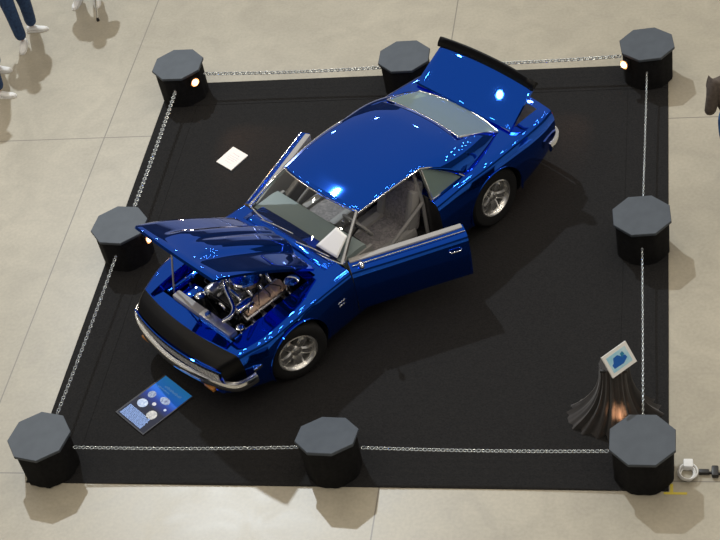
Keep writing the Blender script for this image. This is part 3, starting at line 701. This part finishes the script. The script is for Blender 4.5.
def photo(u, v, w_, h_, c1, c2, name, sc):
    m = noise_mat(name + ' print', c1, c2, sc, .4); mb = MB(); c = bx_*u + by_*v
    ring = [(c.x + (bx_*w_*math.cos(2*PI*k/24) + by_*h_*math.sin(2*PI*k/24)).x, c.y + (bx_*w_*math.cos(2*PI*k/24) + by_*h_*math.sin(2*PI*k/24)).y, .0160) for k in range(24)]
    mb.add(ring, [tuple(range(24))]); mb.build('photo_print', m, bd, smooth=0, solid=.0004)
photo(-.105, -.065, .062, .050, (.10, .22, .6), (.65, .75, .9), 'pale', 30)
photo(.095, -.105, .058, .055, (.16, .15, .16), (.62, .60, .56), 'grey', 34)
photo(-.12, .065, .045, .042, (.02, .05, .20), (.22, .30, .50), 'dark', 40)
photo(.055, .095, .065, .040, (.01, .03, .20), (.30, .42, .70), 'engine', 40)
photo(0, 0, .024, .020, (.4, .4, .5), (.75, .75, .8), 'badge', 40)
photo(.15, .02, .016, .014, (.3, .4, .7), (.6, .7, .95), 'badge2', 40)

# ---- draped stand with a framed picture
sx, sy = 2.515, -2.20
M_drape = noise_mat('black satin', (.013, .0115, .0115), (.028, .022, .021), 14, .75, 0, .5, sheen=.3)
dr = thing('picture_stand', 'low stand under a black pleated drape beside the lower right pillar', 'stand', (sx, sy, CT))
rings = []; n = 120
H = .70
for k in range(22):
    t = k/21; z = H*(1-t); ring = []
    for j in range(n):
        a = 2*PI*j/n
        rx = lerp(.130, .33, t**2.4); ry = lerp(.10, .27, t**1.7)
        flare = .12*t**4*max(0, math.cos(a-rad(188)))**2 + .07*t**8*max(0, math.cos(a-rad(8)))**2
        am = (.004 + .026*t)*(.7 + .3*math.sin(3*a+1)); p = am*math.sin(21*a + .8*math.sin(2*a)) + .012*t*math.sin(29*a+2)
        rho = 1; x = (rx + p + flare)*math.cos(a); y = (ry + p + flare*.5)*math.sin(a)
        ring.append((x, y, max(.002, z + .012*math.sin(9*a)*t*(1 if k < 21 else 0)) if k else z))
    rings.append(ring)
drape = MB().loft(rings, cap0=True, cap1=False).build('drape', M_drape, dr, smooth=60)
MB().box(-.12, .12, -.085, .085, H-.03, H-.006).cyl((0, 0, .004), (0, 0, H-.03), .02, 10).box(-.12, .12, -.02, .02, 0, .015).box(-.02, .02, -.12, .12, 0, .015).build('post', M_dark, dr)
# framed picture leaning back on top
px_ = Vector((.707, .707, 0)); pn = Vector((.62, -.62, 0)); tilt = rad(50)
pu = Vector((-.707*math.cos(tilt), .707*math.cos(tilt), math.sin(tilt))); pnn = px_.cross(pu).normalized()
pcn = Vector((2.565, -2.235, .800))
pf = thing('framed_picture', 'white framed picture of a blue car, leaning on the draped stand', 'picture', pcn)
def pquad(w_, h_, d0, d1, name, m, du=0, dv=0):
    P = [px_*(du-w_) + pu*(dv-h_), px_*(du+w_) + pu*(dv-h_), px_*(du+w_) + pu*(dv+h_), px_*(du-w_) + pu*(dv+h_)]
    return MB().loft([[tuple(p + pnn*d0) for p in P], [tuple(p + pnn*d1) for p in P]]).build(name, m, pf, smooth=0)
pquad(.142, .105, -.012, .004, 'frame', M_white)
pquad(.110, .074, .004, .006, 'photo_print', noise_mat('pale blue photo', (.25, .62, .85), (.60, .82, .92), 10, .3))
def pshape(pts, z, name, m):
    mb = MB(); mb.add([tuple(px_*a + pu*b + pnn*z) for a, b in pts], [tuple(range(len(pts)))]); mb.build(name, m, pf, smooth=0, solid=.0006)
pshape([(-.085, -.045), (.02, -.05), (.08, -.02), (.07, .01), (.03, .015), (.0, .045), (-.05, .04), (-.07, .0), (-.09, -.01)], .0068, 'car_print', mat('deep blue print', (.01, .12, .50), .3))
pshape([(.03, .0), (.07, .02), (.06, .05), (.03, .04)], .0068, 'shade_print', mat('teal print', (.02, .22, .42), .3))

# ---- white extension lead bundle, black cord, yellow tape on the bare floor
cb = thing('cord_bundle', 'white coiled extension lead on the concrete beside the lower right pillar', 'cord', (3.135, -2.87, 0))
ring = MB()
for k in range(4):
    ring.tube([((.060+.006*k)*math.cos(2*PI*j/28) + .012*math.sin(5*k), (.072+.005*k)*math.sin(2*PI*j/28), .014 + .013*k) for j in range(28)], .0085, 6, closed=True)
ring.build('coil', M_white, cb, smooth=60)
MB().box(-.035, .05, .045, .135, .002, .065, bev=.014).build('outlet_block', M_white, cb)
bc_ = MB(); bc_.tube(spline([(3.235, -2.85, .012), (3.30, -2.845, .010), (3.42, -2.86, .010), (3.7, -2.85, .010), (4.4, -2.9, .010), (5.5, -2.8, .010)], 60), .011, 8)
pcord = thing('power_cord', 'black power cord running right across the concrete from the white lead', 'cord', (3.26, -2.85, 0))
o = bc_.build('cable', M_dark, pcord, smooth=60); o.location = (-3.26, 2.85, 0)
MB().box(.08, .14, -.055, .055, .004, .05, bev=.012).build('plug', M_dark, pcord)
MB().box(-.03, .06, -.022, .022, .002, .04, bev=.010).build('connector', M_dark, pcord)
M_yel = mat('yellow tape', (.62, .50, .06), .6)
tag(MB().box(2.93, 3.13, -3.085, -3.06, .0005, .002).box(2.985, 3.012, -3.06, -2.97, .0005, .002).build('floor_tape', M_yel, smooth=0), 'yellow tape mark on the concrete at the lower right carpet corner', 'tape')

# ================================================================== people at the edges of the picture
def skin_mesh(name, joints, edges, rads, m, parent, root=0, sub=2):
    me = bpy.data.meshes.new(name); me.from_pydata([tuple(j) for j in joints], edges, []); me.materials.append(m)
    o = bpy.data.objects.new(name, me); C.objects.link(o); o.modifiers.new('skin', 'SKIN'); me.update()
    if not me.skin_vertices: me.skin_vertices.new()
    for i, r in enumerate(rads):
        sv = me.skin_vertices[0].data[i]; sv.radius = r if isinstance(r, tuple) else (r, r); sv.use_root = (i == root)
    ss = o.modifiers.new('sub', 'SUBSURF'); ss.levels = sub; ss.render_levels = sub
    applied(o); shade(o, 80); o.parent = parent; return o

def person(label, loc, face, feet, toes, shirt, jeans, hairm, arms=(0, 0), out=.07, height=1.74, lean=(0, 0), shoe_m=None):
    """feet, toes: left/right foot positions and toe headings (radians) in world; face: heading of the chest"""
    k = height/1.74
    p = thing('person', label, 'person', (loc[0], loc[1], 0))
    Fx = Vector((math.cos(face), math.sin(face), 0)); Lx = Vector((-Fx.y, Fx.x, 0)); Z = Vector((0, 0, 1))
    lo = Vector((loc[0], loc[1], 0))
    def B(f_, l_, z): return Fx*f_*k + Lx*l_*k + Z*z*k
    ft = [Vector((*q, 0)) - lo for q in feet]
    hips = [B(0, .095, .90), B(0, -.095, .90)]; ank = [q + Z*.085 for q in ft]
    kn = [(hips[i] + ank[i])/2 + Fx*.03 + Vector((math.cos(toes[i]), math.sin(toes[i]), 0))*.02 for i in (0, 1)]
    ln = Fx*lean[0] + Lx*lean[1]
    pel, wst, chest, neck, head = B(0, 0, .95), B(0, 0, 1.08) + ln*.3, B(.01, 0, 1.30) + ln*.7, B(.005, 0, 1.47) + ln, B(.02, 0, 1.56) + ln
    sh = [B(0, .185, 1.41) + ln*.9, B(0, -.185, 1.41) + ln*.9]
    el, wr = [], []
    for i, s_ in ((0, 1), (1, -1)):
        bend = arms[i]
        e = sh[i] + Lx*s_*out*k - Z*.29*k - Fx*.04*k; el.append(e); w_ = e + (Fx*math.sin(bend) - Z*math.cos(bend))*.26*k - Lx*s_*.04*k; wr.append(w_)
    # ---- body with five-fingered hands
    J = [pel, wst, chest, neck, head, hips[0], kn[0], ank[0], hips[1], kn[1], ank[1], sh[0], el[0], wr[0], sh[1], el[1], wr[1]]
    Ed = [(0, 1), (1, 2), (2, 3), (3, 4), (0, 5), (5, 6), (6, 7), (0, 8), (8, 9), (9, 10), (2, 11), (11, 12), (12, 13), (2, 14), (14, 15), (15, 16)]
    Rd = [(.12, .10), (.105, .085), (.10, .08), .052, .05, .085, .055, .038, .085, .055, .038, .044, .038, .027, .044, .038, .027]
    for i, s_ in ((0, 1), (1, -1)):
        d = (wr[i]-el[i]).normalized(); a = Fx if abs(d.dot(Fx)) < .8 else Z; side = (a - d*a.dot(d)).normalized(); pal = d.cross(side)*s_
        w0 = 13 if i == 0 else 16; palm = len(J); J.append(wr[i] + d*.055); Rd.append((.030, .020)); Ed.append((w0, palm))
        for q, (o_, ln_) in enumerate(((.030, .078), (.010, .088), (-.010, .082), (-.028, .064))):
            b0 = len(J); base = wr[i] + d*.095 + side*o_; J += [base, base + d*ln_*.5 + pal*.008, base + d*ln_*.92 + pal*.028]; Rd += [.0095, .0085, .007]; Ed += [(palm, b0), (b0, b0+1), (b0+1, b0+2)]
        b0 = len(J); J += [wr[i] + d*.04 + side*.038, wr[i] + d*.075 + side*.058 + pal*.012]; Rd += [.0105, .008]; Ed += [(palm, b0), (b0, b0+1)]
    bodyo = skin_mesh('body', J, Ed, Rd, M_skin, p, 0, 2)
    # head joined to the body mesh
    hb = MB(); hc = head + Z*.065*k + Fx*.01
    hm = Matrix.Translation(hc) @ Matrix((( Fx.x, Lx.x, 0, 0), (Fx.y, Lx.y, 0, 0), (0, 0, 1, 0), (0, 0, 0, 1)))
    hb.sphere((0, 0, 0), .1, 0, 24, M=hm, sc=(.98, .77, 1.18)).sphere((.035, 0, -.07), .055, 0, 14, M=hm, sc=(1, .9, .8))
    hb.sphere((.102, 0, -.012), .018, 0, 10, M=hm, sc=(1, .8, 1.4)).sphere((.088, 0, -.055), .022, 2, 10, M=hm, sc=(.5, 1, .35))
    for s_ in (1, -1): hb.sphere((-.005, s_*.08, -.01), .026, 0, 10, M=hm, sc=(.7, .35, 1.2)); hb.sphere((.084, s_*.032, .012), .013, 1, 10, M=hm)
    hd_ = hb.build('body', [M_skin, M_dark, mat('lips', (.4, .16, .13), .5)], None, smooth=60)
    bm_ = bmesh.new(); bm_.from_mesh(bodyo.data); bm_.from_mesh(hd_.data)
    for m_ in (M_dark, hd_.data.materials[2]): bodyo.data.materials.append(m_)
    bm_.to_mesh(bodyo.data); bm_.free(); bpy.data.objects.remove(hd_); shade(bodyo, 80)
    hr = MB().sphere((-.014, 0, .028), .105, 0, 22, M=hm, sc=(.98, .82, 1.06))
    ho = hr.build('hair', hairm, p, smooth=60)
    bm_ = bmesh.new(); bm_.from_mesh(ho.data); inv = hm.inverted()
    bmesh.ops.delete(bm_, geom=[v for v in bm_.verts if (inv @ v.co).z < -.05 or ((inv @ v.co).x > .045 and (inv @ v.co).z < .055)], context='VERTS'); bm_.to_mesh(ho.data); bm_.free()
    md = ho.modifiers.new('s', 'SOLIDIFY'); md.thickness = .006
    # ---- clothes
    J = [pel, hips[0], kn[0], ank[0] + Z*.01, hips[1], kn[1], ank[1] + Z*.01, wst]
    skin_mesh('jeans', J, [(0, 1), (1, 2), (2, 3), (0, 4), (4, 5), (5, 6), (0, 7)], [(.155, .125), .115, .088, .078, .115, .088, .078, (.145, .118)], jeans, p, 0, 2)
    J = [chest, wst, pel - Z*.02, neck - Z*.03, sh[0], el[0], wr[0] - (wr[0]-el[0])*.08, sh[1], el[1], wr[1] - (wr[1]-el[1])*.08]
    skin_mesh('sweater', J, [(0, 1), (1, 2), (0, 3), (0, 4), (4, 5), (5, 6), (0, 7), (7, 8), (8, 9)], [(.175, .145), (.162, .138), (.168, .142), .078, .078, .062, .046, .078, .062, .046], shirt, p, 0, 2)
    for i in (0, 1):
        h = toes[i]; M_ = Matrix.Translation(ft[i]) @ Matrix.Rotation(h, 4, 'Z'); rg = []
        for x, w_, zt in ((-.085, .022, .05), (-.075, .036, .075), (-.03, .042, .088), (.02, .042, .085), (.08, .047, .062), (.14, .046, .050), (.185, .032, .040), (.20, .012, .028)):
            rg.append([(x, w_*math.cos(a_), .003 + max(0, (zt-.003)*(.5+.5*math.sin(a_)))) for a_ in [2*PI*q/14 for q in range(14)]])
        so = MB().loft(rg, M=M_).build('shoe', shoe_m or M_white, p, smooth=60)
        MB().loft([[(x, w_*1.05*s_, z) for s_, z in ((1, .0), (1, .016), (-1, .016), (-1, .0))] for x, w_ in ((-.09, .02), (-.075, .037), (-.03, .041), (.08, .047), (.14, .046), (.19, .03), (.206, .01))], M=M_).build('sole', M_white, so, smooth=20)
    return p
M_sw1 = noise_mat('navy sweater', (.02, .03, .06), (.04, .05, .09), 30, .9)
M_sw2 = noise_mat('white shirt', (.5, .5, .5), (.65, .65, .65), 30, .9)
M_sw3 = noise_mat('grey brown sweater', (.075, .060, .052), (.13, .105, .09), 26, .95)
person('person in dark blue jeans and white shoes, upper of two at left edge', (-5.18, 4.13), rad(-45), [(-5.155, 4.345), (-5.185, 4.02)], [rad(5), rad(-80)], M_sw1, M_jeans, M_hair)
person('person in dark jeans whose white shoes just enter at the left edge', (-5.30, 3.22), rad(-5), [(-5.385, 3.50), (-5.16, 2.955)], [rad(-5), rad(0)], M_sw1, M_jeans, M_hair)
person('person in pale blue jeans and white shoes at the top edge', (-4.58, 4.98), rad(-80), [(-4.445, 4.98), (-4.70, 4.97)], [rad(-75), rad(-95)], M_sw2, M_jeans2, M_hair, arms=(.5, 0))
person('person in grey brown sweater and blue jeans at the right edge', (3.655, .90), rad(105), [(3.67, .92), (3.85, .88)], [rad(95), rad(80)], M_sw3, M_jeans3, M_hair, arms=(.9, .9), out=.06, lean=(0, .03))
cn = thing('walking_cane', 'silver walking cane with dark rubber tip beside the pale jeans', 'cane', (-4.305, 4.50, 0))
MB().tube([(0, 0, .035), (.06, .26, .86)], .013, 10).build('shaft', M_chrome, cn)
MB().lathe([(.020, 0.0), (.020, .02), (.015, .045), (.013, .05)], 14).build('rubber_tip', M_dark, cn)
MB().tube(spline([(.06, .26, .85), (.065, .275, .90), (.06, .31, .93), (.05, .38, .92)], 14), .016, 10).build('handle', M_dark, cn)
